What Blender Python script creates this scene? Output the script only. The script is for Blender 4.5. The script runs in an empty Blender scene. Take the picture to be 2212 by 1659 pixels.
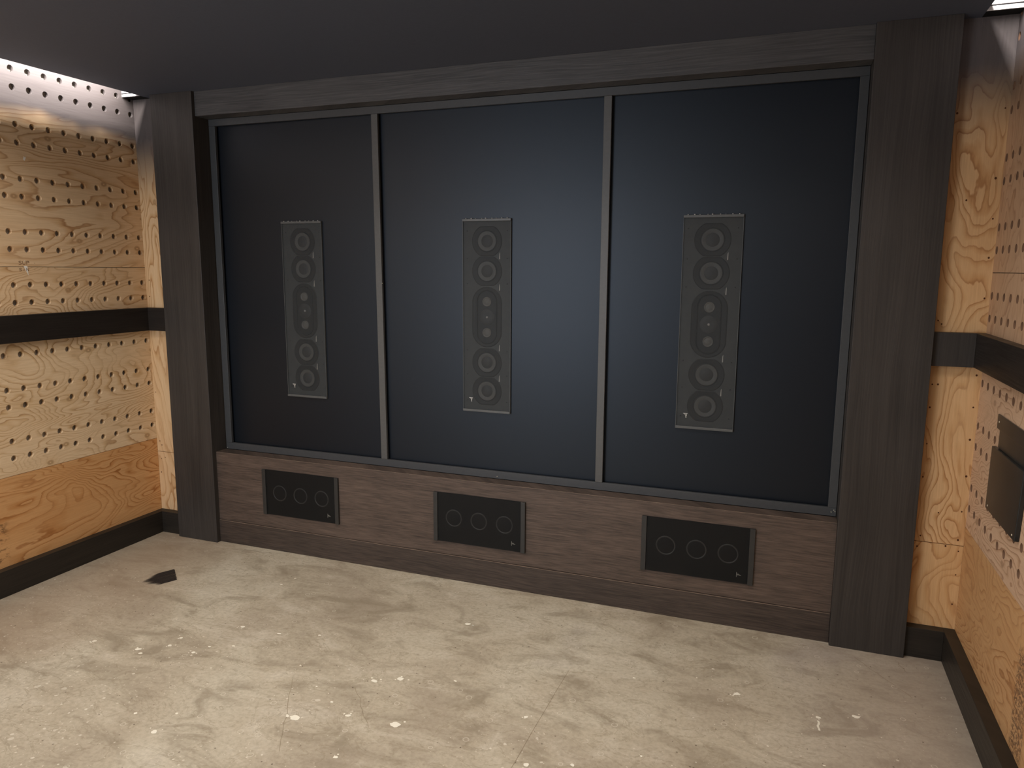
import bpy, bmesh, math, random
from mathutils import Vector, Matrix, noise
random.seed(7)
PI = math.pi
scene = bpy.context.scene
col = scene.collection
scene.view_settings.view_transform = 'Standard'
scene.view_settings.look = 'None'
scene.view_settings.exposure = 0.13

# ------------------------------------------------------------------ nodes
def new_mat(name):
    m = bpy.data.materials.new(name); m.use_nodes = True
    nt = m.node_tree; nt.nodes.clear()
    out = nt.nodes.new('ShaderNodeOutputMaterial')
    b = nt.nodes.new('ShaderNodeBsdfPrincipled')
    nt.links.new(b.outputs[0], out.inputs[0])
    return m, nt, b, out
def nd(nt, t, **k):
    n = nt.nodes.new(t)
    for a, v in k.items():
        if a == 'inp':
            for i, x in v.items():
                if isinstance(x, bpy.types.NodeSocket): nt.links.new(x, n.inputs[i])
                else: n.inputs[i].default_value = x
        else: setattr(n, a, v)
    return n
def math_(nt, op, a, b=None, c=None, clamp=False):
    i = {0: a}
    if b is not None: i[1] = b
    if c is not None: i[2] = c
    return nd(nt, 'ShaderNodeMath', operation=op, use_clamp=clamp, inp=i).outputs[0]
def mapr(nt, v, a, b, c=0.0, d=1.0, smooth=False):
    n = nd(nt, 'ShaderNodeMapRange', inp={0: v, 1: a, 2: b, 3: c, 4: d})
    n.clamp = True
    if smooth: n.interpolation_type = 'SMOOTHSTEP'
    return n.outputs[0]
def mix(nt, f, a, b, mode='MIX'):
    n = nt.nodes.new('ShaderNodeMix'); n.data_type = 'RGBA'; n.blend_type = mode
    for s, v in ((n.inputs[0], f), (n.inputs[6], a), (n.inputs[7], b)):
        if isinstance(v, bpy.types.NodeSocket): nt.links.new(v, s)
        elif isinstance(v, (int, float)): s.default_value = v
        else: s.default_value = (*v[:3], 1)
    return n.outputs[2]
def ramp(nt, v, stops, interp='LINEAR'):
    n = nd(nt, 'ShaderNodeValToRGB', inp={0: v}); r = n.color_ramp; r.interpolation = interp
    while len(r.elements) < len(stops): r.elements.new(0.5)
    for e, (p, c) in zip(r.elements, stops):
        e.position = p; e.color = (*c, 1) if len(c) == 3 else c
    return n.outputs[0]
def pos(nt): return nd(nt, 'ShaderNodeNewGeometry').outputs['Position']
def objco(nt): return nd(nt, 'ShaderNodeTexCoord').outputs['Object']
def vscale(nt, v, s, off=(0, 0, 0)):
    m = nd(nt, 'ShaderNodeMapping', inp={0: v}); m.inputs['Scale'].default_value = s; m.inputs['Location'].default_value = off
    return m.outputs[0]
def noise_(nt, v, scale, detail=2, rough=.5, dist=0):
    n = nd(nt, 'ShaderNodeTexNoise', inp={'Vector': v, 'Scale': scale, 'Detail': detail, 'Roughness': rough, 'Distortion': dist})
    return n.outputs[0]
def bump(nt, b, h, strength, dist=.002):
    n = nd(nt, 'ShaderNodeBump', inp={'Height': h, 'Strength': strength, 'Distance': dist})
    nt.links.new(n.outputs[0], b.inputs['Normal'])
def s2l(r, g, b):
    f = lambda c: c / 255 / 12.92 if c / 255 <= .04045 else ((c / 255 + .055) / 1.055) ** 2.4
    return (f(r), f(g), f(b))

# -------------------------------------------------------------- materials
def plywood(name, light, mid, dark, grain='H', seed=0., freq=9., spray=None, knots=True, stamp=False, ends=False, aniso=3.2):
    """rotary-cut softwood veneer: contour figure, pores, optional black overspray above a soft height line"""
    m, nt, b, out = new_mat(name)
    P = pos(nt)
    sep = nd(nt, 'ShaderNodeSeparateXYZ', inp={0: P})
    x, y, z = sep.outputs
    hor = math_(nt, 'ADD', x, y)
    # u along grain, v across
    u, v = (hor, z) if grain == 'H' else (z, hor)
    cv = nd(nt, 'ShaderNodeCombineXYZ', inp={0: math_(nt, 'DIVIDE', u, aniso), 1: v, 2: seed}).outputs[0]
    warp = noise_(nt, cv, 3.4, 2.5, .5, .5)
    fine = noise_(nt, cv, 16, 3, .6)
    f = math_(nt, 'ADD', math_(nt, 'MULTIPLY', warp, freq * 2.8), math_(nt, 'MULTIPLY', v, freq * 1.1))
    f = math_(nt, 'ADD', f, math_(nt, 'MULTIPLY', fine, 1.1))
    saw = math_(nt, 'FRACT', f)
    c = ramp(nt, saw, [(0.0, light), (.50, light), (.80, mid), (.91, dark), (.94, dark), (1.0, light)])
    # weaker/stronger figure in patches
    patch = mapr(nt, noise_(nt, cv, 5, 2), .34, .60, .25, 1)
    c = mix(nt, patch, light, c)
    # long soft colour bands
    cb = nd(nt, 'ShaderNodeCombineXYZ', inp={0: math_(nt, 'MULTIPLY', u, .7), 1: math_(nt, 'MULTIPLY', v, 4), 2: seed + 3}).outputs[0]
    c = mix(nt, mapr(nt, noise_(nt, cb, 2, 3), .3, .75, 0, .45), c, mid)
    # fibre streaks
    cf = nd(nt, 'ShaderNodeCombineXYZ', inp={0: math_(nt, 'MULTIPLY', u, 8), 1: math_(nt, 'MULTIPLY', v, 160), 2: seed}).outputs[0]
    fib = noise_(nt, cf, 1, 3, .6)
    c = mix(nt, mapr(nt, fib, .3, .75, 0, .28), c, dark)
    if knots:
        ck = nd(nt, 'ShaderNodeCombineXYZ', inp={0: math_(nt, 'DIVIDE', u, 1.5), 1: v, 2: seed}).outputs[0]
        vo = nd(nt, 'ShaderNodeTexVoronoi', voronoi_dimensions='2D', inp={'Vector': ck, 'Scale': 3.6})
        vd = math_(nt, 'ADD', vo.outputs['Distance'], math_(nt, 'MULTIPLY', fine, .03))
        k = mapr(nt, vd, .045, .075, 1, 0, True)
        k2 = mapr(nt, vd, .02, .032, 0, 1, True)
        c = mix(nt, math_(nt, 'MULTIPLY', math_(nt, 'MULTIPLY', k, k2), .75), c, tuple(q * .55 for q in dark))
        c = mix(nt, mapr(nt, vd, .03, .16, .45, 0, True), c, mid)
    if stamp:   # smudged ink stencil along the sheet edge, and dark gouges
        band = math_(nt, 'MULTIPLY', mapr(nt, y, -.90, -.885, 0, 1), mapr(nt, y, -.76, -.775, 0, 1))
        zz = math_(nt, 'MULTIPLY', mapr(nt, z, .10, .13, 0, 1), mapr(nt, z, .50, .47, 0, 1))
        cs = nd(nt, 'ShaderNodeCombineXYZ', inp={0: math_(nt, 'MULTIPLY', y, 60), 1: math_(nt, 'MULTIPLY', z, 90), 2: 0.}).outputs[0]
        sn = mapr(nt, noise_(nt, cs, 1, 3, .7), .44, .56, 0, .7)
        c = mix(nt, math_(nt, 'MULTIPLY', math_(nt, 'MULTIPLY', band, zz), sn), c, (.05, .025, .02))
    if ends:
        em = math_(nt, 'MULTIPLY', mapr(nt, y, -.90, -.96, 0, 1, True), mapr(nt, z, .42, .35, 0, 1, True))
        en = mapr(nt, noise_(nt, vscale(nt, P, (1, 14, 34)), 1, 4, .7), .5, .6, 0, .85)
        c = mix(nt, math_(nt, 'MULTIPLY', em, en), c, (.035, .012, .004))
    rough = .55
    if spray:
        z0, slope, soft, amp = spray
        wob = noise_(nt, vscale(nt, P, (1.5, 2.6, 2.6)), 1.3, 2, .5)
        h = math_(nt, 'ADD', z, math_(nt, 'MULTIPLY', math_(nt, 'SUBTRACT', wob, .5), amp))
        h = math_(nt, 'ADD', h, math_(nt, 'MULTIPLY', math_(nt, 'ADD', hor, 3.3), slope))
        msk = mapr(nt, h, z0 - soft, z0 + soft, 0, .97, True)
        c = mix(nt, msk, c, mix(nt, mapr(nt, fib, .3, .7), (.060, .053, .055), (.078, .070, .071)))
    nt.links.new(c, b.inputs['Base Color'])
    b.inputs['Roughness'].default_value = rough
    b.inputs['Specular IOR Level'].default_value = .25
    bump(nt, b, fib, .12, .001)
    return m

def stained(name, base, hi, grain, rough=.42, seed=0., gw=.60, gl=3.5, spec=.35):
    """dark brown-black stain with streaky open grain"""
    m, nt, b, out = new_mat(name)
    P = pos(nt)
    sep = nd(nt, 'ShaderNodeSeparateXYZ', inp={0: P}); x, y, z = sep.outputs
    hor = math_(nt, 'ADD', x, y)
    u, v = (hor, z) if grain == 'H' else (z, hor)
    wv = noise_(nt, nd(nt, 'ShaderNodeCombineXYZ', inp={0: math_(nt, 'MULTIPLY', u, 1.3), 1: math_(nt, 'MULTIPLY', v, 5), 2: seed}).outputs[0], 1, 2)
    v2 = math_(nt, 'ADD', v, math_(nt, 'MULTIPLY', wv, .05))
    c1 = nd(nt, 'ShaderNodeCombineXYZ', inp={0: math_(nt, 'MULTIPLY', u, gl), 1: math_(nt, 'MULTIPLY', v2, 150), 2: seed}).outputs[0]
    n1 = noise_(nt, c1, 1, 4, .65)
    c2 = nd(nt, 'ShaderNodeCombineXYZ', inp={0: math_(nt, 'MULTIPLY', u, 1.2), 1: math_(nt, 'MULTIPLY', v2, 18), 2: seed + 5}).outputs[0]
    n2 = noise_(nt, c2, 1, 3, .5)
    n3 = noise_(nt, vscale(nt, P, (2, 2, 2)), 1, 3, .5)
    s = math_(nt, 'ADD', math_(nt, 'MULTIPLY', mapr(nt, n1, .36, .66), gw), math_(nt, 'MULTIPLY', mapr(nt, n2, .3, .7), .30))
    s = math_(nt, 'ADD', s, math_(nt, 'MULTIPLY', mapr(nt, n3, .3, .7), .2))
    c = mix(nt, s, base, hi)
    nt.links.new(c, b.inputs['Base Color'])
    nt.links.new(mapr(nt, n1, .3, .7, rough + .08, rough - .04), b.inputs['Roughness'])
    b.inputs['Specular IOR Level'].default_value = spec
    bump(nt, b, n1, .35, .0015)
    return m

def flat(name, c, rough=.6, spec=.3, metal=0., var=.12, scale=30, bmp=0.):
    m, nt, b, out = new_mat(name)
    n = noise_(nt, objco(nt), scale, 4, .6)
    cc = mix(nt, mapr(nt, n, .25, .75), tuple(q * (1 - var) for q in c), tuple(q * (1 + var) for q in c))
    nt.links.new(cc, b.inputs['Base Color'])
    b.inputs['Roughness'].default_value = rough; b.inputs['Specular IOR Level'].default_value = spec
    b.inputs['Metallic'].default_value = metal
    if bmp: bump(nt, b, n, bmp, .001)
    return m

L1, M1, D1 = (.78, .57, .35), (.62, .38, .19), (.38, .19, .075)
M_PLY_LT = plywood('plywood_perforated_upper', L1, M1, D1, 'H', 1.3, 7.5, spray=(2.435, .085, .06, .16), aniso=4.2)
M_PLY_L2 = plywood('plywood_perforated_middle', (.78, .57, .35), (.60, .37, .18), (.36, .185, .075), 'H', 4.1, 10, aniso=2.6)
M_PLY_L3 = plywood('plywood_perforated_lower', (.80, .61, .39), (.62, .41, .21), (.38, .21, .09), 'H', 7.7, 11, aniso=2.8)
M_PLY_L4 = plywood('plywood_plain_orange', (.68, .39, .17), (.54, .26, .09), (.34, .13, .035), 'H', 2.2, 9, knots=False, ends=True)
M_PLY_RT = plywood('plywood_right_upper', (.62, .42, .27), (.50, .31, .18), (.34, .18, .10), 'V', 3.3, 8, spray=(2.36, 0, .20, .18), aniso=3)
M_PLY_R3 = plywood('plywood_right_lower', (.66, .46, .31), (.53, .34, .21), (.34, .19, .11), 'H', 9.3, 12, aniso=2.0)
M_PLY_R4 = plywood('plywood_right_plain', (.60, .36, .17), (.50, .265, .11), (.33, .155, .06), 'H', 5.9, 10, knots=False, stamp=True, aniso=2.4)
M_RET_L = plywood('plywood_return_left', (.76, .54, .31), (.62, .38, .18), (.42, .21, .08), 'V', 6.1, 7, spray=(2.24, 0, .20, .08), aniso=4)
M_RET_R = plywood('plywood_return_right', (.72, .47, .24), (.57, .32, .135), (.37, .17, .06), 'V', 8.4, 8.5, spray=(2.32, 0, .20, .10), knots=False, aniso=2.6)
M_RET_R2 = plywood('plywood_return_right_low', (.74, .49, .25), (.58, .32, .125), (.36, .155, .05), 'V', 11.4, 8, knots=False, aniso=4.)
M_HOLE = flat('dark_screw_hole', (.09, .035, .015), .8, .1)
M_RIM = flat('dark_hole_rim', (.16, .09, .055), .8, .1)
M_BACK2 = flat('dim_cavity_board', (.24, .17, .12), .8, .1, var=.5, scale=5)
M_PILV = stained('dark_stain_vertical', (.021, .0180, .0155), (.066, .057, .050), 'V', .47, 1., gw=.34, gl=1.6)
M_HDR = stained('dark_stain_header', (.035, .034, .034), (.105, .100, .098), 'H', .45, 2.)
M_PANEL = stained('dark_stain_panel', (.030, .0215, .0165), (.135, .095, .073), 'H', .46, 3., gl=8.)
M_KICK = stained('dark_stain_kick', (.020, .0145, .0115), (.088, .064, .050), 'H', .46, 8., gl=7.)
M_RAIL = stained('dark_stain_rail', (.010, .0075, .006), (.027, .021, .017), 'H', .40, 4.)
M_BASE = stained('dark_stain_base', (.012, .0095, .007), (.030, .024, .018), 'H', .45, 5.)
M_FRAME = flat('charcoal_frame_paint', (.052, .054, .056), .42, .4, var=.08, scale=60, bmp=.05)
M_MULL = flat('charcoal_mullion_paint', (.085, .084, .080), .42, .4, var=.08, scale=60, bmp=.05)
M_CEIL = flat('ceiling_black_paint', (.085, .098, .132), .62, .35, var=.06, scale=90, bmp=.1)
M_DARK = flat('matte_black', (.010, .010, .010), .8, .2)
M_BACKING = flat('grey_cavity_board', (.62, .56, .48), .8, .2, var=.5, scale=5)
M_COVE = flat('cove_white_trim', (.55, .53, .52), .5, .3)

def mat_screen():
    m, nt, b, out = new_mat('navy_black_panel_cloth')
    n = noise_(nt, pos(nt), 900, 2, .5)
    n2 = noise_(nt, pos(nt), 1.2, 2, .5)
    c = mix(nt, mapr(nt, n2, .3, .7), (.0030, .0042, .0068), (.0045, .0060, .0085))
    nt.links.new(c, b.inputs['Base Color'])
    b.inputs['Roughness'].default_value = .40; b.inputs['Specular IOR Level'].default_value = .42; b.inputs['Specular Tint'].default_value = (.80, .89, 1, 1)
    bump(nt, b, n, .12, .0006)
    return m
M_SCREEN = mat_screen()

def mat_floor():
    m, nt, b, out = new_mat('worn_concrete')
    P = pos(nt)
    Pf = vscale(nt, P, (1, 1, 0))
    big = noise_(nt, Pf, 1.3, 4, .55, .4)
    med = noise_(nt, vscale(nt, P, (3.2, 6, 0)), 1, 6, .62, .9)
    fine = noise_(nt, Pf, 60, 5, .65)
    c = ramp(nt, big, [(.30, s2l(166, 153, 134)), (.48, s2l(186, 175, 154)), (.62, s2l(197, 188, 168)), (.75, s2l(180, 171, 158))])
    c = mix(nt, mapr(nt, med, .50, .66, 0, .70), c, s2l(142, 130, 110))
    c = mix(nt, mapr(nt, med, .46, .30, 0, .6), c, s2l(211, 202, 184))
    veins = noise_(nt, vscale(nt, P, (1.4, 3.0, 0), (3, 1, 0)), 2.3, 5, .6, 1.6)
    vd = math_(nt, 'ABSOLUTE', math_(nt, 'SUBTRACT', veins, .5))
    c = mix(nt, mapr(nt, vd, 0, .018, .40, 0, True), c, s2l(138, 126, 102))
    c = mix(nt, mapr(nt, fine, .42, .70, 0, .38), c, s2l(130, 118, 98))
    # pinkish / grey zone by the right-hand side and far left corner
    sx = nd(nt, 'ShaderNodeSeparateXYZ', inp={0: P})
    rz = mapr(nt, math_(nt, 'ADD', sx.outputs[0], math_(nt, 'MULTIPLY', big, .8)), 1.2, 2.1, 0, .6, True)
    c = mix(nt, rz, c, s2l(158, 144, 132))
    lz = mapr(nt, math_(nt, 'SUBTRACT', math_(nt, 'MULTIPLY', sx.outputs[0], -1), math_(nt, 'MULTIPLY', big, .5)), 1.55, 2.2, 0, .55, True)
    c = mix(nt, lz, c, s2l(160, 140, 118))
    # flecks: pale paint dots, denser toward the near left
    dens = mapr(nt, noise_(nt, Pf, 1.7, 2), .38, .62, .15, 1)
    near = mapr(nt, sx.outputs[1], -.5, -1.1, .35, 1)
    for sc, r0, amt in ((26, .17, .65), (58, .20, .5), (9, .10, .5)):
        vo = nd(nt, 'ShaderNodeTexVoronoi', voronoi_dimensions='2D', inp={'Vector': nd(nt, 'ShaderNodeVectorMath', operation='ADD', inp={0: Pf, 1: nd(nt, 'ShaderNodeVectorMath', operation='SCALE', inp={0: nd(nt, 'ShaderNodeTexNoise', inp={'Vector': Pf, 'Scale': 30., 'Detail': 2.}).outputs[1], 'Scale': .018}).outputs[0]}).outputs[0], 'Scale': float(sc)})
        rnd = nd(nt, 'ShaderNodeSeparateColor', inp={0: vo.outputs['Color']}).outputs[0]
        rad = math_(nt, 'MULTIPLY', mapr(nt, rnd, .72, 1, 0, r0), 1)
        rad = math_(nt, 'MULTIPLY', rad, math_(nt, 'MULTIPLY', dens, near))
        msk = math_(nt, 'GREATER_THAN', rad, vo.outputs['Distance'])
        c = mix(nt, math_(nt, 'MULTIPLY', msk, amt), c, s2l(226, 218, 200))
    vo = nd(nt, 'ShaderNodeTexVoronoi', voronoi_dimensions='2D', inp={'Vector': Pf, 'Scale': 11.})
    rnd = nd(nt, 'ShaderNodeSeparateColor', inp={0: vo.outputs['Color']}).outputs[2]
    rg = math_(nt, 'LESS_THAN', math_(nt, 'ABSOLUTE', math_(nt, 'SUBTRACT', vo.outputs['Distance'], mapr(nt, rnd, .8, 1, .07, .13))), .016)
    c = mix(nt, math_(nt, 'MULTIPLY', math_(nt, 'MULTIPLY', rg, math_(nt, 'GREATER_THAN', rnd, .84)), .45), c, s2l(222, 214, 196))
    vo = nd(nt, 'ShaderNodeTexVoronoi', voronoi_dimensions='2D', inp={'Vector': Pf, 'Scale': 16.})
    rnd = nd(nt, 'ShaderNodeSeparateColor', inp={0: vo.outputs['Color']}).outputs[1]
    msk = math_(nt, 'GREATER_THAN', mapr(nt, rnd, .7, 1, 0, .06), vo.outputs['Distance'])
    c = mix(nt, math_(nt, 'MULTIPLY', msk, .7), c, s2l(84, 72, 58))
    nt.links.new(c, b.inputs['Base Color'])
    nt.links.new(mapr(nt, med, .3, .7, .42, .62), b.inputs['Roughness'])
    b.inputs['Specular IOR Level'].default_value = .3
    bump(nt, b, fine, .10, .002)
    return m
M_FLOOR = mat_floor()

def mat_grille(name, c, alpha):
    m, nt, b, out = new_mat(name)
    b.inputs['Base Color'].default_value = (*c, 1); b.inputs['Roughness'].default_value = .55
    b.inputs['Specular IOR Level'].default_value = .3
    n = noise_(nt, objco(nt), 700, 1, .5)
    t = nd(nt, 'ShaderNodeBsdfTransparent')
    mx = nd(nt, 'ShaderNodeMixShader')
    nt.links.new(mapr(nt, n, .3, .7, alpha - .06, alpha + .06), mx.inputs[0])
    nt.links.new(t.outputs[0], mx.inputs[1]); nt.links.new(b.outputs[0], mx.inputs[2])
    nt.links.new(mx.outputs[0], out.inputs[0])
    return m
M_GRILLE = mat_grille('perforated_grille_mesh', (.033, .037, .038), .48)
M_GRILLE2 = mat_grille('black_grille_cloth', (.006, .006, .0056), .52)
M_BAFFLE = flat('speaker_baffle', (.072, .077, .077), .5, .3)
M_POD = flat('speaker_module', (.024, .025, .025), .5, .3)
M_CONE = flat('grey_cone', (.115, .115, .108), .45, .4, var=.1, scale=80)
M_CAP = flat('dust_cap_dark', (.045, .046, .046), .5, .4)
M_MID = flat('midrange_grey', (.16, .155, .14), .4, .4, var=.2, scale=60)
M_TWEET = flat('tweeter_bright', (.50, .49, .46), .3, .5)
M_BAR = flat('end_bar_grey', (.085, .088, .086), .38, .4)
M_BADGE = flat('silver_print', (.55, .54, .50), .4, .4)
M_BADGE2 = flat('dull_silver_print', (.20, .20, .175), .4, .4)
M_SBAFFLE = flat('subwoofer_baffle', (.008, .008, .0075), .6, .3)
M_SRING = flat('subwoofer_surround', (.085, .085, .080), .35, .5)
M_SCONE = flat('subwoofer_cone', (.012, .012, .012), .5, .3)
M_SBAR = flat('subwoofer_bar', (.030, .029, .027), .38, .4)
M_METAL = flat('black_sheet_metal', (.020, .022, .022), .32, .5, var=.35, scale=7)
M_SCREW = flat('bright_screw', (.65, .6, .45), .35, .5, metal=.6)
M_SMEAR = flat('black_brush_paint', (.018, .017, .018), .5, .3, var=.5, scale=40)
M_PAINT = flat('white_paint_drip', s2l(238, 232, 214), .5, .3, var=.04)
M_PATCH = flat('pale_patch', s2l(205, 196, 180), .6, .3, var=.05)
M_CRACK = flat('crack_line', s2l(140, 126, 103), .8, .2)
M_PENCIL = flat('pencil_line', (.12, .055, .025), .8, .1)
M_PUTTY = flat('white_putty', (.80, .76, .68), .6, .2)

# ------------------------------------------------------------------ meshes
def box(bm, x0, x1, y0, y1, z0, z1, mi=0):
    vs = [bm.verts.new(p) for p in ((x0, y0, z0), (x1, y0, z0), (x1, y1, z0), (x0, y1, z0), (x0, y0, z1), (x1, y0, z1), (x1, y1, z1), (x0, y1, z1))]
    for f in ((0, 3, 2, 1), (4, 5, 6, 7), (0, 1, 5, 4), (1, 2, 6, 5), (2, 3, 7, 6), (3, 0, 4, 7)):
        bm.faces.new([vs[i] for i in f]).material_index = mi
def prism_xz(bm, pts, y0, y1, mi=0):
    a = [bm.verts.new((x, y0, z)) for x, z in pts]; b = [bm.verts.new((x, y1, z)) for x, z in pts]
    n = len(pts)
    bm.faces.new(a).material_index = mi; bm.faces.new(b[::-1]).material_index = mi
    for i in range(n):
        bm.faces.new((a[i], b[i], b[(i + 1) % n], a[(i + 1) % n])).material_index = mi
def lathe(bm, prof, cx, cz, seg=48, mi=0, y0=0.):
    """revolve (radius, y) profile about an axis parallel to Y"""
    rings = []
    for r, y in prof:
        if r < 1e-6: rings.append([bm.verts.new((cx, y0 + y, cz))])
        else: rings.append([bm.verts.new((cx + r * math.cos(2 * PI * k / seg), y0 + y, cz + r * math.sin(2 * PI * k / seg))) for k in range(seg)])
    for a, b in zip(rings, rings[1:]):
        for k in range(seg):
            k2 = (k + 1) % seg
            if len(a) == 1 and len(b) == 1: continue
            if len(a) == 1: f = (a[0], b[k2], b[k])
            elif len(b) == 1: f = (a[k], a[k2], b[0])
            else: f = (a[k], a[k2], b[k2], b[k])
            fc = bm.faces.new(f); fc.smooth = True; fc.material_index = mi
def obj(name, bm, mats, parent=None, bevel=0., kind=None, origin=None, label=None, segs=2):
    bmesh.ops.recalc_face_normals(bm, faces=bm.faces)
    me = bpy.data.meshes.new(name)
    if origin is not None: bmesh.ops.translate(bm, verts=bm.verts, vec=[-c for c in origin])
    bm.to_mesh(me); bm.free()
    o = bpy.data.objects.new(name, me); col.objects.link(o)
    for m in (mats if isinstance(mats, (list, tuple)) else [mats]): me.materials.append(m)
    if origin is not None: o.location = origin
    if parent is not None: o.parent = parent
    if kind: o['kind'] = kind
    if label: o['label'] = label
    if bevel:
        md = o.modifiers.new('bevel', 'BEVEL'); md.width = bevel; md.segments = segs; md.limit_method = 'ANGLE'
    return o
def tag(o, label, cat, group=None):
    o['label'] = label; o['category'] = cat
    if group: o['group'] = group
    return o
def empty(name, loc):
    o = bpy.data.objects.new(name, None); o.empty_display_size = .05; o.location = loc; col.objects.link(o); return o
def boxo(name, dims, mat, parent=None, bevel=0., kind=None, label=None, rel=None):
    bm = bmesh.new(); d = list(dims); box(bm, *d)
    o = obj(name, bm, mat, None, bevel, kind, ((d[0] + d[1]) / 2, (d[2] + d[3]) / 2, d[4]), label)
    if parent is not None:
        o.parent = parent; o.location = Vector(o.location) - Vector(parent.location)
    return o

# ------------------------------------------------------- measured dimensions
XL, XR, YR = -2.758, 1.730, .075          # side walls, return wall plane
PLo, PLi, PRi, PRo = -2.552, -2.249, 1.228, 1.531
ZC, YB = 2.660, -5.40
CEX0, CEX1 = -2.625, 1.603                # ceiling panel edges
ZTOP = 2.96

# ---------------------------------------------------------------- the shell
boxo('floor', (-3.0, 2.0, YB - .1, .6, -.12, 0), M_FLOOR, kind='structure')
bm = bmesh.new(); box(bm, -3.0, 2.0, YB - .1, .6, ZTOP, ZTOP + .1)
obj('ceiling_upper', bm, M_DARK, kind='structure')
bm = bmesh.new(); box(bm, CEX0, CEX1, YB, .30, ZC, ZC + .05)
obj('ceiling', bm, M_CEIL, kind='structure')
bm = bmesh.new(); box(bm, -3.0, 2.0, YB - .1, YB, 0, ZTOP)
obj('wall_back', bm, flat('wall_back_paint', (.10, .085, .07), .8, .2), kind='structure')

def perforated(bm, X, sgn, y0, y1, z0, z1, ycs, zcs, r=.0162, t=.018, seg=24):
    """sheet in the plane X=const, thickness t away from the room (sgn = outward), with round through-holes"""
    h = .040
    ys = sorted({y0, y1, *[y - h for y in ycs], *[y + h for y in ycs]})
    zs = sorted({z0, z1, *[z - h for z in zcs], *[z + h for z in zcs]})
    xo = X + sgn * t
    cache = {}
    def V(x, y, z):
        k = (round(x, 5), round(y, 5), round(z, 5))
        if k not in cache: cache[k] = bm.verts.new(k)
        return cache[k]
    for a, b in zip(ys, ys[1:]):
        for c, d in zip(zs, zs[1:]):
            hole = None
            for yc in ycs:
                if abs((a + b) / 2 - yc) < 1e-4 and abs(b - a - 2 * h) < 1e-3:
                    for zc in zcs:
                        if abs((c + d) / 2 - zc) < 1e-4 and abs(d - c - 2 * h) < 1e-3: hole = (yc, zc)
            if hole:
                yc, zc = hole
                sq, ci, co = [], [], []
                for k in range(seg):
                    an = 2 * PI * k / seg; cs, sn = math.cos(an), math.sin(an); mm = max(abs(cs), abs(sn))
                    sq.append(V(X, yc + h * cs / mm, zc + h * sn / mm))
                    ci.append(V(X, yc + r * cs, zc + r * sn)); co.append(V(xo, yc + r * cs, zc + r * sn))
                for k in range(seg):
                    k2 = (k + 1) % seg
                    bm.faces.new((sq[k], sq[k2], ci[k2], ci[k]))
                    f = bm.faces.new((ci[k], ci[k2], co[k2], co[k])); f.smooth = True; f.material_index = 1
            else:
                bm.faces.new([V(X, a, c), V(X, b, c), V(X, b, d), V(X, a, d)])
    # edges of the sheet
    for (p, q) in (((y0, z0), (y1, z0)), ((y1, z0), (y1, z1)), ((y1, z1), (y0, z1)), ((y0, z1), (y0, z0))):
        bm.faces.new([bm.verts.new((X, *p)), bm.verts.new((X, *q)), bm.verts.new((xo, *q)), bm.verts.new((xo, *p))])

PITCH = .0895
COLS = [.048 - PITCH * k for k in range(0, 20)]
ROWS_T = [2.7505, 2.661, 2.5715, 2.392, 2.3025, 2.123, 2.034, 1.8555, 1.766]
ROWS_M = [1.585, 1.494]
ROWS_L = [1.228, 1.0495, .961, .783, .693]
def side_wall(side, X, sgn, y_end, mats):
    bm = bmesh.new(); xo = X + sgn * .030
    box(bm, min(xo, xo + sgn * .1), max(xo, xo + sgn * .1), YB, .6, 0, ZTOP)
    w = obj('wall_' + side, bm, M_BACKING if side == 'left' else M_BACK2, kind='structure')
    g = .0012
    cols = [y for y in COLS if y > -1.75]
    for nm, z0, z1, rows, mt in (('perforated_panel', 1.677 + g, 2.90, ROWS_T, mats[0]), ('perforated_panel', 1.36, 1.677 - g, ROWS_M, mats[1]),
                                 ('perforated_panel', .603 + g, 1.36, ROWS_L, mats[2])):
        bm = bmesh.new()
        cs = cols[1:] if (rows is ROWS_T and side == 'xx') else cols
        perforated(bm, X, sgn, -2.44, YR + .02, z0, z1, cs, rows)
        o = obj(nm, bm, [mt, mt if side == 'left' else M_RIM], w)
        bm = bmesh.new(); box(bm, min(X, X + sgn * .018), max(X, X + sgn * .018), YB, -2.443, z0, z1)
        obj('plywood_panel', bm, mt, w)
    bm = bmesh.new(); box(bm, min(X, X + sgn * .018), max(X, X + sgn * .018), YB, YR, 0, .603 - g)
    obj('plywood_panel', bm, mats[3], w, .001)
    return w
wl = side_wall('left', XL, -1, 0, (M_PLY_LT, M_PLY_L2, M_PLY_L3, M_PLY_L4))
wr = side_wall('right', XR, 1, 0, (M_PLY_RT, M_PLY_RT, M_PLY_R3, M_PLY_R4))

# return walls either side of the screen surround, part of the front wall
boxo('wall_front', (PLo, PRo, .281, .45, 0, ZTOP), M_DARK, kind='structure')
wfl = boxo('wall_front_left', (-2.86, PLo - .001, YR + .02, .45, 0, ZTOP), M_DARK, kind='structure')
wfr = boxo('wall_front_right', (PRo + .001, 1.83, YR + .02, .45, 0, ZTOP), M_DARK, kind='structure')
def screw_dots(bm, pts, y, r=.0035):
    for x, z in pts:
        rr = r * random.uniform(.8, 1.3)
        vs = [bm.verts.new((x + rr * math.cos(2 * PI * k / 10), y, z + rr * 1.15 * math.sin(2 * PI * k / 10))) for k in range(10)]
        bm.faces.new(vs).material_index = 1
def ret(x0, x1, z0, z1, mt, dots=()):
    bm = bmesh.new(); box(bm, x0, x1, YR, YR + .018, z0, z1)
    screw_dots(bm, dots, YR - .0006)
    w_ = wfl if x0 < 0 else wfr
    o = obj('plywood_panel', bm, [mt, M_HOLE], None, origin=tuple(w_.location)); o.parent = w_; o.location = (0, 0, 0); return o
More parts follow.
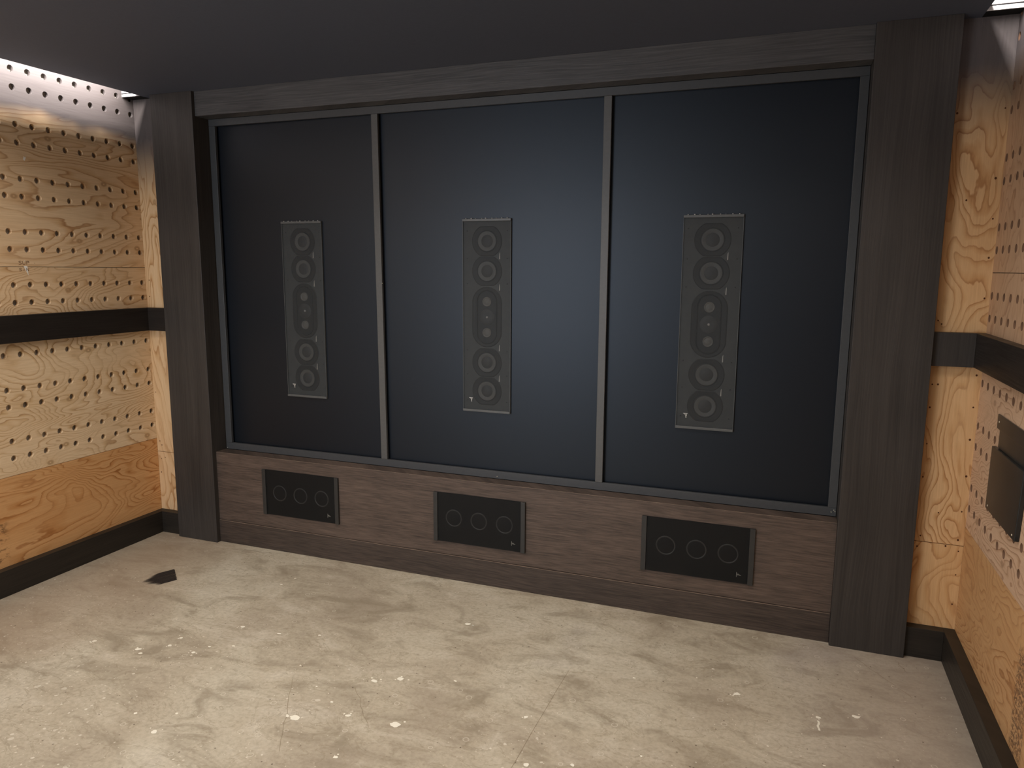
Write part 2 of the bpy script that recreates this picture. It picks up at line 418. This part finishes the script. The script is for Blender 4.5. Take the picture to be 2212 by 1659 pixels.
for a, b, s in ((XL, PLo - .001, 'L'), (PRo + .001, XR, 'R')):
    Ru, Rl = (M_RET_L, M_RET_L) if s == 'L' else (M_RET_R, M_RET_R2)
    du = [(1.711, 1.574), (1.553, 1.479), (1.567, 1.465), (1.612, 1.966), (1.55, 2.306), (1.714, 2.315), (1.711, 1.891), (1.711, 1.737), (1.706, 2.049)] if s == 'R' else [(-2.735, 1.50), (-2.73, 1.60), (-2.60, 1.47)]
    dm = [(1.553, 1.111), (1.712, 1.122), (1.712, .984), (1.555, .953), (1.713, .825), (1.552, .806), (1.71, .669), (1.624, .654), (1.564, .543), (1.707, .542), (1.554, 1.21), (1.575, 1.211), (1.712, 1.257)] if s == 'R' else [(-2.74, .90), (-2.72, .56), (-2.735, .585)]
    dl = [(1.555, .493), (1.663, .509), (1.713, .492), (1.712, .385), (1.71, .25)] if s == 'R' else [(-2.73, .47), (-2.74, .38), (-2.70, .48)]
    ret(a, b, 1.36, 2.90, Ru, du)
    ret(a, b, .5185, 1.358, Ru, dm)
    ret(a, b, 0, .5155, Rl, dl)

# cove ends: boxed soffit with pale trim boards, above the return walls
for a, b in ((XL, CEX0), (CEX1, XR)):
    bm = bmesh.new()
    box(bm, a, b, .004, YR, ZC, ZTOP)
    for z0, z1 in ((ZC, ZC + .0155), (ZC + .021, ZC + .045), (ZC + .051, ZC + .10)):
        box(bm, a, b, -.004, .004, z0, z1, 1)
    obj('trim_1' if a == XL else 'trim_2', bm, [M_DARK, M_COVE], kind='structure')

# chair rails and baseboards (each corner is two boards)
def rails(s):
    X = XL if s == 'left' else XR
    sg = 1 if s == 'left' else -1
    xf = X + sg * .040
    a, b = sorted((X, xf))
    o = boxo('chair_rail', (a, b, YB, YR, 1.293, 1.433), M_RAIL, bevel=.0012)
    tag(o, f'long black-stained chair rail on the {s} perforated plywood wall', 'chair rail')
    ra, rb = (xf, PLo) if s == 'left' else (PRo, xf)
    o = boxo('chair_rail', (ra, rb, .035, YR, 1.293, 1.433), M_RAIL if s == 'left' else M_PILV, bevel=.0012)
    tag(o, f'short black-stained rail between the {s} side wall and the {s} pilaster', 'chair rail')
    xb = X + sg * .048
    a, b = sorted((X, xb))
    boxo('baseboard_' + s, (a, b, YB, YR, 0, .137), M_BASE, bevel=.0015, kind='structure')
    ra, rb = (xb, PLo) if s == 'left' else (PRo, xb)
    boxo('baseboard_front_' + s, (ra, rb, .027, YR, 0, .137), M_BASE, bevel=.0015, kind='structure')
rails('left'); rails('right')

# ------------------------------------------------------- the screen surround
for a, b, s in ((PLo, PLi, 'left'), (PRi, PRo, 'right')):
    o = boxo('pilaster', (a, b, 0, .28, 0, ZC), M_PILV, bevel=.0018)
    tag(o, f'tall dark-stained wood pilaster at the {s} side of the black screen panels', 'pilaster')
o = boxo('header_board', (PLi, PRi, .022, .118, 2.526, ZC), M_HDR, bevel=.0015)
tag(o, 'long dark grey stained header board across the top above the screen frame', 'header')
o = boxo('front_panel', (PLi, PRi, .032, .118, .1425, .570), M_PANEL, bevel=.0015)
tag(o, 'wide brown-black wood panel below the screen frame holding three subwoofers', 'panel')
o = boxo('kick_board', (PLi, PRi, .027, .118, 0, .1415), M_KICK, bevel=.0025)
tag(o, 'dark brown wood kick board along the floor under the wide panel', 'kick board')
M_EDGE = flat('painted_edge_highlight', (.21, .155, .115), .5, .3, var=.5, scale=6)  # paler brown paints in the light caught along the board edges
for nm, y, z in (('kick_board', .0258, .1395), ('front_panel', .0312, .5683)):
    boxo('edge_highlight', (PLi + .004, PRi - .004, y, y + .003, z, z + (.0019 if nm == 'kick_board' else .0012)), M_EDGE, bpy.data.objects[nm], label='pale painted edge highlight')

# frame
YF0, YF1 = .120, .137
YP = .150
fr = empty('screen_wall', (-.51, YF0, .571))
tag(fr, 'charcoal framed screen wall of three navy-black panels split by two upright dividers', 'screen wall')
def fpart(n, x0, x1, z0, z1, m=M_FRAME, y0=YF0, y1=YF1, xb=None):
    bm = bmesh.new(); xb = xb or (x0, x1)
    prism_xz(bm, [(xb[0], z0), (xb[1], z0), (x1, z1), (x0, z1)], y0, y1)
    o = obj(n, bm, m, None, .0012, origin=(x0, y0, z0)); o.parent = fr; o.location = Vector(o.location) - fr.location; return o
fpart('top_rail', -2.246, 1.226, 2.487, 2.5255); fpart('bottom_rail', -2.246, 1.226, .571, .611)
fpart('stile', -2.246, -2.203, .6115, 2.4865); fpart('stile', 1.190, 1.226, .6115, 2.4865)
fpart('divider', -1.165, -1.127, .6115, 2.4865, M_MULL, YF0 + .001, xb=(-1.148, -1.110))
fpart('divider', .096, .133, .6115, 2.4865, M_MULL, YF0 + .001)
# tiny bright screws / specks on the frame corners
for x, z in ((1.205, .590), (1.216, .600), (1.221, .593), (-2.238, .578), (-.44, .583), (-1.117, 1.60)):
    bm = bmesh.new(); lathe(bm, [(0, -.001), (.0022, -.0008), (.0022, .001)], x, z, 10, 0, YF0)
    o = obj('screw_head', bm, M_SCREW, None, origin=(x, YF0, z)); o.parent = fr; o.location = Vector(o.location) - fr.location
for x0, x1 in ((-2.240, -1.130), (-1.128, .114), (.116, 1.220)):
    boxo('cloth_panel', (x0, x1, YP, YP + .03, .575, 2.522), M_SCREEN, fr, .0006, label='flat navy-black cloth panel')

# ------------------------------------------------------------ tall speakers
SW, SZ0, SZ1, SYF = .270, .9255, 1.9365, .138
SH = SZ1 - SZ0
def strokes(bm, pts, w, y, th=.0006):
    """flat ribbon along a polyline in the xz plane"""
    for (x0, z0), (x1, z1) in zip(pts, pts[1:]):
        d = Vector((x1 - x0, z1 - z0)); L = d.length
        if L < 1e-6: continue
        d /= L; n = Vector((-d.y, d.x)) * w / 2; e = d * w * .35
        prism_xz(bm, [(x0 - e.x + n.x, z0 - e.y + n.y), (x0 - e.x - n.x, z0 - e.y - n.y), (x1 + e.x - n.x, z1 + e.y - n.y), (x1 + e.x + n.x, z1 + e.y + n.y)], y - th, y)
def clip_disc(r, hz, n=64):
    pts = []
    for k in range(n):
        a = 2 * PI * k / n; pts.append((r * math.cos(a), max(-hz, min(hz, r * math.sin(a)))))
    return pts
def capsule(r, hh, n=48):
    pts = []
    for k in range(n):
        a = 2 * PI * k / n; s = math.sin(a); pts.append((r * math.cos(a), r * s + (hh - r) * (1 if k < n / 2 else -1)))
    return pts
def frustum(bm, pa, pb, ya, yb, mi=0):
    a = [bm.verts.new((x, ya, z)) for x, z in pa]; b = [bm.verts.new((x, yb, z)) for x, z in pb]; n = len(a)
    for i in range(n):
        f = bm.faces.new((a[i], a[(i + 1) % n], b[(i + 1) % n], b[i])); f.material_index = mi; f.smooth = True
def make_speaker():
    r = empty('tall_speaker', (0, 0, 0))
    cz = SH / 2
    # body: shallow tray (face at y=.020 behind the grille, rim to y=0.002)
    bm = bmesh.new()
    box(bm, -SW / 2, SW / 2, .0095, .0118, 0, SH)                      # baffle board
    box(bm, -SW / 2, -SW / 2 + .0025, .0005, .0095, .012, SH - .012); box(bm, SW / 2 - .0025, SW / 2, .0005, .0095, .012, SH - .012)
    for sx in (-1, 1):                                              # screws on the baffle
        for zz in (.06, .2, .33, .68, .81, .95):
            lathe(bm, [(0, -.0006), (.003, -.0006), (.003, .0)], sx * .112, zz, 10, 1, .0095)
    obj('cabinet', bm, [M_BAFFLE, M_POD], r)
    for z0, z1 in ((0, .0125), (SH - .0125, SH)):
        bm = bmesh.new(); box(bm, -SW / 2, SW / 2, -.004, .0118, z0, z1)
        obj('end_bar', bm, M_BAR, r, .0015, label='lighter grey end bar')
    for k in range(9):                                              # little bright clips along the top edge
        bm = bmesh.new(); xx = -.115 + .0285 * k + .004 * math.sin(k * 2.7); rr = .0022 + .0008 * math.sin(k * 1.9)
        lathe(bm, [(0, -.0035), (rr * .7, -.0030), (rr, -.001), (rr, .003)], xx, SH + .0015, 10)
        obj('clip', bm, M_BADGE, r, label='tiny bright clip on the top edge')
    for dz in (.392, .239, -.239, -.392):
        z = cz + dz
        bm = bmesh.new()
        # module plate: flattened disc with raised rim
        P1 = [(x, z + q) for x, q in clip_disc(.084, .0755)]; P2 = [(x, z + q) for x, q in clip_disc(.080, .0715)]
        frustum(bm, P1, P2, .0095, .0070, 0)
        P3 = [(x, z + q) for x, q in clip_disc(.060, .060)]
        frustum(bm, P2, P3, .0070, .0085, 0)
        frustum(bm, P3, [(x * .9, z + (q - z) * .9) for x, q in P3], .0085, .0092, 0)
        w = obj('woofer', bm, M_POD, r)
        bm = bmesh.new()
        lathe(bm, [(.056, .0085), (.054, .0055), (.051, .0050), (.050, .0058)], 0, z, 48)
        obj('surround', bm, M_POD, w)
        bm = bmesh.new(); lathe(bm, [(.0500, .0058), (.0485, .0055), (.0320, .0090)], 0, z, 48)
        obj('cone', bm, M_CONE, w, label='pale grey ring cone')
        bm = bmesh.new(); lathe(bm, [(.0320, .0090), (.026, .0068), (.016, .0052), (.007, .0045), (0, .0043)], 0, z, 40)
        obj('dust_cap', bm, M_CAP, w)
    # central mid / high module
    bm = bmesh.new()
    A = [(x, cz + q) for x, q in capsule(.084, .158)]; B = [(x, cz + q) for x, q in capsule(.079, .153)]
    Cc = [(x, cz + q) for x, q in capsule(.058, .142)]; D = [(x, cz + q) for x, q in capsule(.055, .139)]
    E_ = [(x, cz + q) for x, q in capsule(.051, .135)]
    frustum(bm, A, B, .0095, .0068); frustum(bm, B, Cc, .0068, .0080)
    frustum(bm, Cc, D, .0080, .0050); frustum(bm, D, E_, .0050, .0085)
    f = bm.faces.new([bm.verts.new((x, .0085, z)) for x, z in E_])
    mod = obj('midrange_module', bm, M_POD, r)
    for dz in (.081, -.081):
        bm = bmesh.new()
        lathe(bm, [(.0250, .0085), (.0245, .0045), (.0215, .0042), (.0195, .0080), (.015, .0062), (.008, .0050), (0, .0045)], 0, cz + dz, 36)
        obj('midrange_driver', bm, M_MID, mod, label='small bright grey dome driver')
    bm = bmesh.new()
    lathe(bm, [(.042, .0085), (.040, .0070), (.020, .0080), (.006, .0084)], 0, cz, 40)
    lathe(bm, [(.006, .0084), (.005, .0055), (.0025, .0040), (0, .0037)], 0, cz, 20, 1)
    obj('tweeter', bm, [M_CAP, M_TWEET], mod)
    # small silver triangular marks beside the module joints
    for dz in (.318, .158, -.158, -.320):
        bm = bmesh.new(); z = cz + dz
        prism_xz(bm, [(.068, z - .018), (.0735, z - .018), (.0735, z + .018), (.070, z + .012)], .0060, .0095)
        prism_xz(bm, [(.055, z - .012), (.066, z - .012), (.066, z + .012)], .0075, .0095, 1)
        obj('badge', bm, [M_BADGE, M_BAR], r, label='small silver triangular mark')
    # grille
    bm = bmesh.new(); vs = [bm.verts.new(p) for p in ((-SW / 2 + .002, .0012, .0125), (SW / 2 - .002, .0012, .0125), (SW / 2 - .002, .0012, SH - .0125), (-SW / 2 + .002, .0012, SH - .0125))]
    bm.faces.new(vs)
    obj('grille', bm, M_GRILLE, r)
    # brand squiggle lower left (turned on its side): bar and falling zigzag
    bm = bmesh.new(); x, z = -.088, .062
    strokes(bm, [(x - .010, z + .012), (x + .008, z + .0115)], .0032, .0008)
    strokes(bm, [(x - .004, z + .010), (x - .001, z + .0045), (x + .006, z + .007), (x + .000, z - .0005), (x + .005, z + .0015), (x + .0005, z - .006), (x + .004, z - .0085)], .0022, .0008)
    obj('brand_mark', bm, M_BADGE, r, label='small silver zigzag emblem')
    return r
def kids(o): return [c for c in bpy.data.objects if c.parent == o]
def copy_tree(o, parent=None):
    c = o.copy(); col.objects.link(c)
    if parent is not None: c.parent = parent
    for k in kids(o): copy_tree(k, c)
    return c
sp = make_speaker()
spots = [(-1.6465, 0.004, 'left panel, seen most dimly'), (-.5100, -.001, 'middle panel, between the two dividers'), (.6190, -.003, 'right panel, nearest the right pilaster')]
allsp = [sp] + [copy_tree(sp) for _ in range(2)]
for o, (x, dz, t) in zip(allsp, spots):
    o.location = (x, SYF, SZ0 + dz)
    tag(o, 'tall narrow grilled in-wall speaker on the ' + t, 'speaker', 'tall in-wall speakers in the screen panels')

# ---------------------------------------------------------------- subwoofers
BW, BZ0, BZ1 = .527, .220, .495
BH = BZ1 - BZ0
def make_sub():
    r = empty('subwoofer', (0, 0, 0))
    bm = bmesh.new(); box(bm, -BW / 2, BW / 2, .0075, .0098, 0, BH)
    obj('cabinet', bm, M_SBAFFLE, r)
    for sx in (-1, 1):
        bm = bmesh.new(); a, b = sorted((sx * BW / 2, sx * (BW / 2 - .024)))
        box(bm, a, b, -.003, .0098, 0, BH)
        obj('end_bar', bm, M_SBAR, r, .0012, label='dark grey end bar')
    for dx in (-.146, 0, .146):
        bm = bmesh.new()
        lathe(bm, [(.0480, .0075), (.0472, .0050), (.0445, .0044), (.0410, .0066)], dx, BH / 2, 48)
        w = obj('woofer', bm, M_SRING, r)
        bm = bmesh.new(); lathe(bm, [(.0405, .0072), (.028, .0060), (.014, .0066), (0, .0055)], dx, BH / 2, 40)
        obj('cone', bm, M_SCONE, w)
    bm = bmesh.new(); x0 = BW / 2 - .0245
    bm.faces.new([bm.verts.new(p) for p in ((-x0, .0012, 0.001), (x0, .0012, 0.001), (x0, .0012, BH - .001), (-x0, .0012, BH - .001))])
    bm.faces.new([bm.verts.new(p) for p in ((-x0, .0012, BH - .001), (x0, .0012, BH - .001), (x0, .0075, BH - .001), (-x0, .0075, BH - .001))])
    obj('grille', bm, M_GRILLE2, r)
    bm = bmesh.new(); x, z = .198, .044
    strokes(bm, [(x - .009, z - .011), (x - .0085, z + .011)], .0026, .0008)
    strokes(bm, [(x - .0085, z + .006), (x - .003, z - .003), (x - .002, z + .005), (x + .002, z - .003), (x + .003, z + .002), (x + .006, z - .003), (x + .011, z - .002)], .0018, .0008)
    obj('brand_mark', bm, M_BADGE2, r, label='small silver zigzag emblem')
    return r
sb = make_sub()
subs = [sb] + [copy_tree(sb) for _ in range(2)]
for o, (x, dz, t) in zip(subs, ((-1.6415, .003, 'left end, beside the left pilaster'), (-.5085, -.005, 'middle, under the middle screen panel'), (.6225, .002, 'right end, nearest the right pilaster'))):
    o.location = (x, .0222, BZ0 + dz)
    tag(o, 'black three-driver subwoofer in the low wood panel at the ' + t if 'middle' not in t else 'black three-driver subwoofer in the low wood panel, ' + t, 'subwoofer', 'subwoofers in the wide wood panel')

# ------------------------------------------------------------- wall bracket
br = empty('metal_box', (XR, -.45, .79))
tag(br, 'black sheet-metal box with a flanged top on the right perforated wall', 'metal box')
def brp(n, dims, bev=.002, m=M_METAL):
    o = boxo(n, dims, m, br, bev); return o
brp('top_flange', (XR - .007, XR - .001, -.655, -.256, 1.103, 1.157), .0015)
brp('neck', (XR - .005, XR - .001, -.620, -.292, 1.0365, 1.103), .0008)
bm = bmesh.new()
pts = [(-.640, .792), (-.254, .792), (-.257, 1.034), (-.662, 1.037)]
a = [bm.verts.new((XR - .016, y, z)) for y, z in pts]; b = [bm.verts.new((XR - .001, y, z)) for y, z in pts]
bm.faces.new(a); bm.faces.new(b[::-1])
for i in range(4): bm.faces.new((a[i], b[i], b[(i + 1) % 4], a[(i + 1) % 4]))
o = obj('front_plate', bm, M_METAL, None, .002, origin=(XR, -.45, .79)); o.parent = br; o.location = (0, 0, 0)
for y, z, x in ((-.283, 1.131, XR - .007), (-.285, .808, XR - .016), (-.612, .806, XR - .016), (-.630, 1.131, XR - .007)):
    bm = bmesh.new()
    a = [bm.verts.new((x - .0014, y + .0032 * math.cos(2 * PI * k / 12), z + .0032 * math.sin(2 * PI * k / 12))) for k in range(12)]
    b = [bm.verts.new((x, y + .0042 * math.cos(2 * PI * k / 12), z + .0042 * math.sin(2 * PI * k / 12))) for k in range(12)]
    bm.faces.new(a)
    for k in range(12): bm.faces.new((a[k], b[k], b[(k + 1) % 12], a[(k + 1) % 12]))
    o = obj('screw_head', bm, M_SCREW, None, origin=(x, y, z)); o.parent = br; o.location = Vector(o.location) - br.location

# ------------------------------------------------------------- small marks
def strokes_wall(bm, pts, w, x):
    for (y0, z0), (y1, z1) in zip(pts, pts[1:]):
        d = Vector((y1 - y0, z1 - z0)); L = d.length
        if L < 1e-6: continue
        d /= L; n = Vector((-d.y, d.x)) * w / 2
        bm.faces.new([bm.verts.new((x, *p)) for p in ((y0 + n.x, z0 + n.y), (y0 - n.x, z0 - n.y), (y1 - n.x, z1 - n.y), (y1 + n.x, z1 + n.y))])
def letters(bm, y, z, h, w, txt, x):
    G = {'S': [[(1, .9), (.6, 1), (.1, .85), (.15, .6), (.8, .45), (.9, .15), (.4, 0), (0, .1)]], 'U': [[(0, 1), (.05, .2), (.4, 0), (.85, .2), (.9, 1)]],
         'P': [[(0, 0), (.1, 1), (.8, .95), (.9, .6), (.1, .45)]], 'N': [[(0, 0), (.1, 1), (.8, .05), (.95, 1)]], 'I': [[(.4, 0), (.5, .8)]], '.': [[(.3, .2), (.5, .35)]]}
    for ch in txt:
        for s in G.get(ch, []): strokes_wall(bm, [(y + px * w * .75, z + pz * h) for px, pz in s], .0022, x)
        y += w
    return y
bm = bmesh.new()
letters(bm, -.722, 1.690, .017, .021, 'SUP', XL + .0008); letters(bm, -.640, 1.693, .012, .016, '.', XL + .0008)
letters(bm, -.722, 1.656, .014, .019, 'SIN', XL + .0008); letters(bm, -.642, 1.660, .012, .016, '.', XL + .0008)
obj('handwriting', bm, M_PENCIL, wl, label='handwritten pencil letters at the sheet joint')
bm = bmesh.new()
for pts in ([(-.697, 1.680), (-.684, 1.684), (-.676, 1.678), (-.675, 1.640), (-.672, 1.629), (-.683, 1.650)], [(-.690, 1.712), (-.687, 1.706), (-.692, 1.704)],
            [(-.646, 2.222), (-.640, 2.240), (-.634, 2.232), (-.628, 2.240), (-.632, 2.226), (-.638, 2.216)]):
    bm.faces.new([bm.verts.new((XL + .0006, y, z)) for y, z in pts])
obj('putty_smudge', bm, M_PUTTY, wl, label='white putty smudges')

# brush smear of black paint on the floor, bristle tails toward the left
edge = []
A0, A1 = Vector((-2.184, -.408)), Vector((-2.060, -.514))       # blunt right end
T0, T1 = Vector((-2.262, -.56)), Vector((-2.142, -.680))
bm = bmesh.new(); N = 26
for i in range(N):
    s0, s1 = i / N, (i + 1) / N
    p0, p1 = A0.lerp(A1, s0), A0.lerp(A1, s1)
    q0, q1 = T0.lerp(T1, s0), T0.lerp(T1, s1)
    ln = .60 + .45 * math.sin(PI * min(1, s0 * 1.15)) * random.uniform(.6, 1)
    tip = p0.lerp(q0, ln).lerp(p1.lerp(q1, ln), .5)
    m0, m1 = p0.lerp(q0, ln * .72), p1.lerp(q1, ln * .72)
    j = Vector((random.uniform(-.0015, .002), random.uniform(-.0015, .0015)))
    z = .0008 + .0002 * (i % 2)
    bm.faces.new([bm.verts.new((*p, z)) for p in (p0 + j, p1 + j, m1 - (m1 - m0) * .05, tip, m0)])
o = obj('paint_smear', bm, M_SMEAR, None, origin=(-2.14, -.53, 0))
tag(o, 'black brush-stroke paint smear on the concrete floor near the left pilaster', 'paint smear')
fl = bpy.data.objects['floor']
def blob(bm, x, y, r, ex=1.0, z=.0006, n=12, rot=0., rag=.25):
    ph = random.random() * 9
    vs = []
    for k in range(n):
        a = 2 * PI * k / n; rr = r * (1 + rag * noise.noise(Vector((math.cos(a) * 1.3 + ph, math.sin(a) * 1.3, ph * 2))) * 1.6)
        px, py = rr * ex * math.cos(a), rr * math.sin(a)
        vs.append(bm.verts.new((x + px * math.cos(rot) - py * math.sin(rot), y + px * math.sin(rot) + py * math.cos(rot), z)))
    bm.faces.new(vs)
big = [(-1.494, -.358, .010), (-1.474, -.267, .007), (-1.363, -.813, .014), (-1.162, -.805, .010), (-.977, -.751, .010), (-1.554, -1.0, .012), (-1.55, -1.071, .012),
       (-1.653, -1.146, .014), (-1.616, -1.169, .010), (-1.405, -1.08, .013), (-1.374, -1.016, .009), (-1.279, -.972, .008), (-.542, -.992, .015), (-.448, -.941, .018), (-.382, -.404, .018),
       (-.69, -1.317, .025), (-.316, -1.219, .024), (-.511, -1.233, .012), (-1.274, -1.51, .010), (-1.127, -1.455, .008), (-.418, -1.455, .012), (-1.118, -1.572, .016),
       (-1.897, -1.163, .012), (.455, -.584, .007), (.699, -.489, .005), (.865, -.55, .016), (1.164, -.604, .012), (1.299, -.548, .016), (.124, -.999, .012),
       (.363, -1.2, .010), (.215, -1.256, .014), (.575, -1.069, .007), (1.173, -.893, .006), (-.74, -1.11, .006), (-.231, -.872, .008), (-.62, -1.18, .008), (.756, -.394, .007), (-.9, -1.0, .006)]
bm = bmesh.new()
for x, y, r in big:
    blob(bm, x, y, r * .62, random.uniform(1.0, 1.5), .0009, 14, random.uniform(-.4, .4))
    if r > .011:
        for _ in range(3): blob(bm, x + random.uniform(-2, 2) * r, y + random.uniform(-1.4, 1.4) * r, r * random.uniform(.12, .28), 1.2, .0008, 8)
s = Matrix.Rotation(0, 4, 'Z')
for k in range(9): blob(bm, 1.163 + .002 * math.sin(k), -.63 - .007 * k, .0045, 1, .0011, 8)
o = obj('paint_drips', bm, M_PAINT, None, origin=(0, 0, 0)); o.parent = fl; o.location = -fl.location; o['kind'] = 'stuff'; o['label'] = 'dried white paint drips'
# faint curved scratches and shrinkage cracks
def ribbon(bm, pts, w, z=.0007):
    for i in range(len(pts) - 1):
        a, b = Vector(pts[i]), Vector(pts[i + 1]); d = (b - a).normalized(); n = Vector((-d.y, d.x)) * w / 2
        bm.faces.new([bm.verts.new((*p, z)) for p in (a + n, a - n, b - n, b + n)])
def jag(p0, p1, n, amp, sd):
    out = []
    for i in range(n + 1):
        t = i / n; p = Vector(p0).lerp(Vector(p1), t)
        out.append((p.x + amp * noise.noise(Vector((t * 5, sd, 0))), p.y + amp * noise.noise(Vector((t * 5, sd, 7)))))
    return out
bm = bmesh.new()
ribbon(bm, jag((-.866, -1.10), (-.62, -1.50), 14, .015, 1), .0013); ribbon(bm, jag((-.59, -1.06), (-.40, -1.27), 10, .012, 2), .0014)
ribbon(bm, jag((1.33, -.07), (1.52, -.33), 12, .02, 3), .0016); ribbon(bm, jag((1.50, -.04), (1.53, -.13), 6, .02, 4), .0015)
ribbon(bm, jag((-2.02, -.03), (-1.78, -.02), 10, .02, 5), .0014); ribbon(bm, jag((.185, -.62), (.155, -1.9), 8, .01, 6), .0013)
o = obj('cracks', bm, M_CRACK, None, origin=(0, 0, 0)); o.parent = fl; o.location = -fl.location

# -------------------------------------------------------------------- light
def area(name, loc, size, power, color, rot=(0, 0, 0), spread=None, shape='RECTANGLE'):
    l = bpy.data.lights.new(name, 'AREA'); l.shape = shape; l.size, l.size_y = size; l.energy = power; l.color = color
    if spread: l.spread = spread
    o = bpy.data.objects.new(name, l); o.location = loc; o.rotation_euler = rot; col.objects.link(o); return o
W = (1.0, .925, .85)
area('downlight_front', (-.5, -1.25, 2.655), (3.6, .5), 35, W, spread=math.radians(135))
area('downlight_center', (-.5, -2.7, 2.655), (2.6, .9), 8, W)
area('downlight_back', (-.6, -4.3, 2.655), (2.4, 1.2), 24, (1, .92, .82))
# added cool fill, unseen at the back of the room, for sheen on the panels
area('back_fill', (-1.85, -5.36, 1.45), (1.5, 2.2), 78, (.80, .88, 1.0), rot=(PI / 2, 0, 0))
CW = (1.0, .95, .94)
area('cove_led_left', (CEX0 + .028, -2.7, 2.764), (.012, 5.3), 70, CW, rot=(0, math.radians(40), 0))
area('cove_led_right', (CEX1 - .028, -2.7, 2.764), (.012, 5.3), 50, CW, rot=(0, math.radians(-40), 0))

w = bpy.data.worlds.new('World'); scene.world = w; w.use_nodes = True
bg = w.node_tree.nodes['Background']; bg.inputs[0].default_value = (.9, .92, 1, 1); bg.inputs[1].default_value = .05

# ------------------------------------------------------------------- camera
cd = bpy.data.cameras.new('camera'); cam = bpy.data.objects.new('camera', cd); col.objects.link(cam)
cd.sensor_fit = 'HORIZONTAL'; cd.sensor_width = 36.0; cd.lens = 1582.82 / 2212 * 36; cd.clip_start = .05
R = Vector((0.93673425, 0.34999445, 0.00572951)); U = Vector((-0.05969202, 0.14359013, 0.98783538)); F = Vector((-0.3449142, 0.92568124, -0.15539767))
mw = Matrix((R, U, -F)).transposed().to_4x4(); mw.translation = (.9583, -3.41291, 1.68233)
cam.matrix_world = mw
scene.camera = cam
scene.cycles.max_bounces = 8
scene.cycles.diffuse_bounces = 5
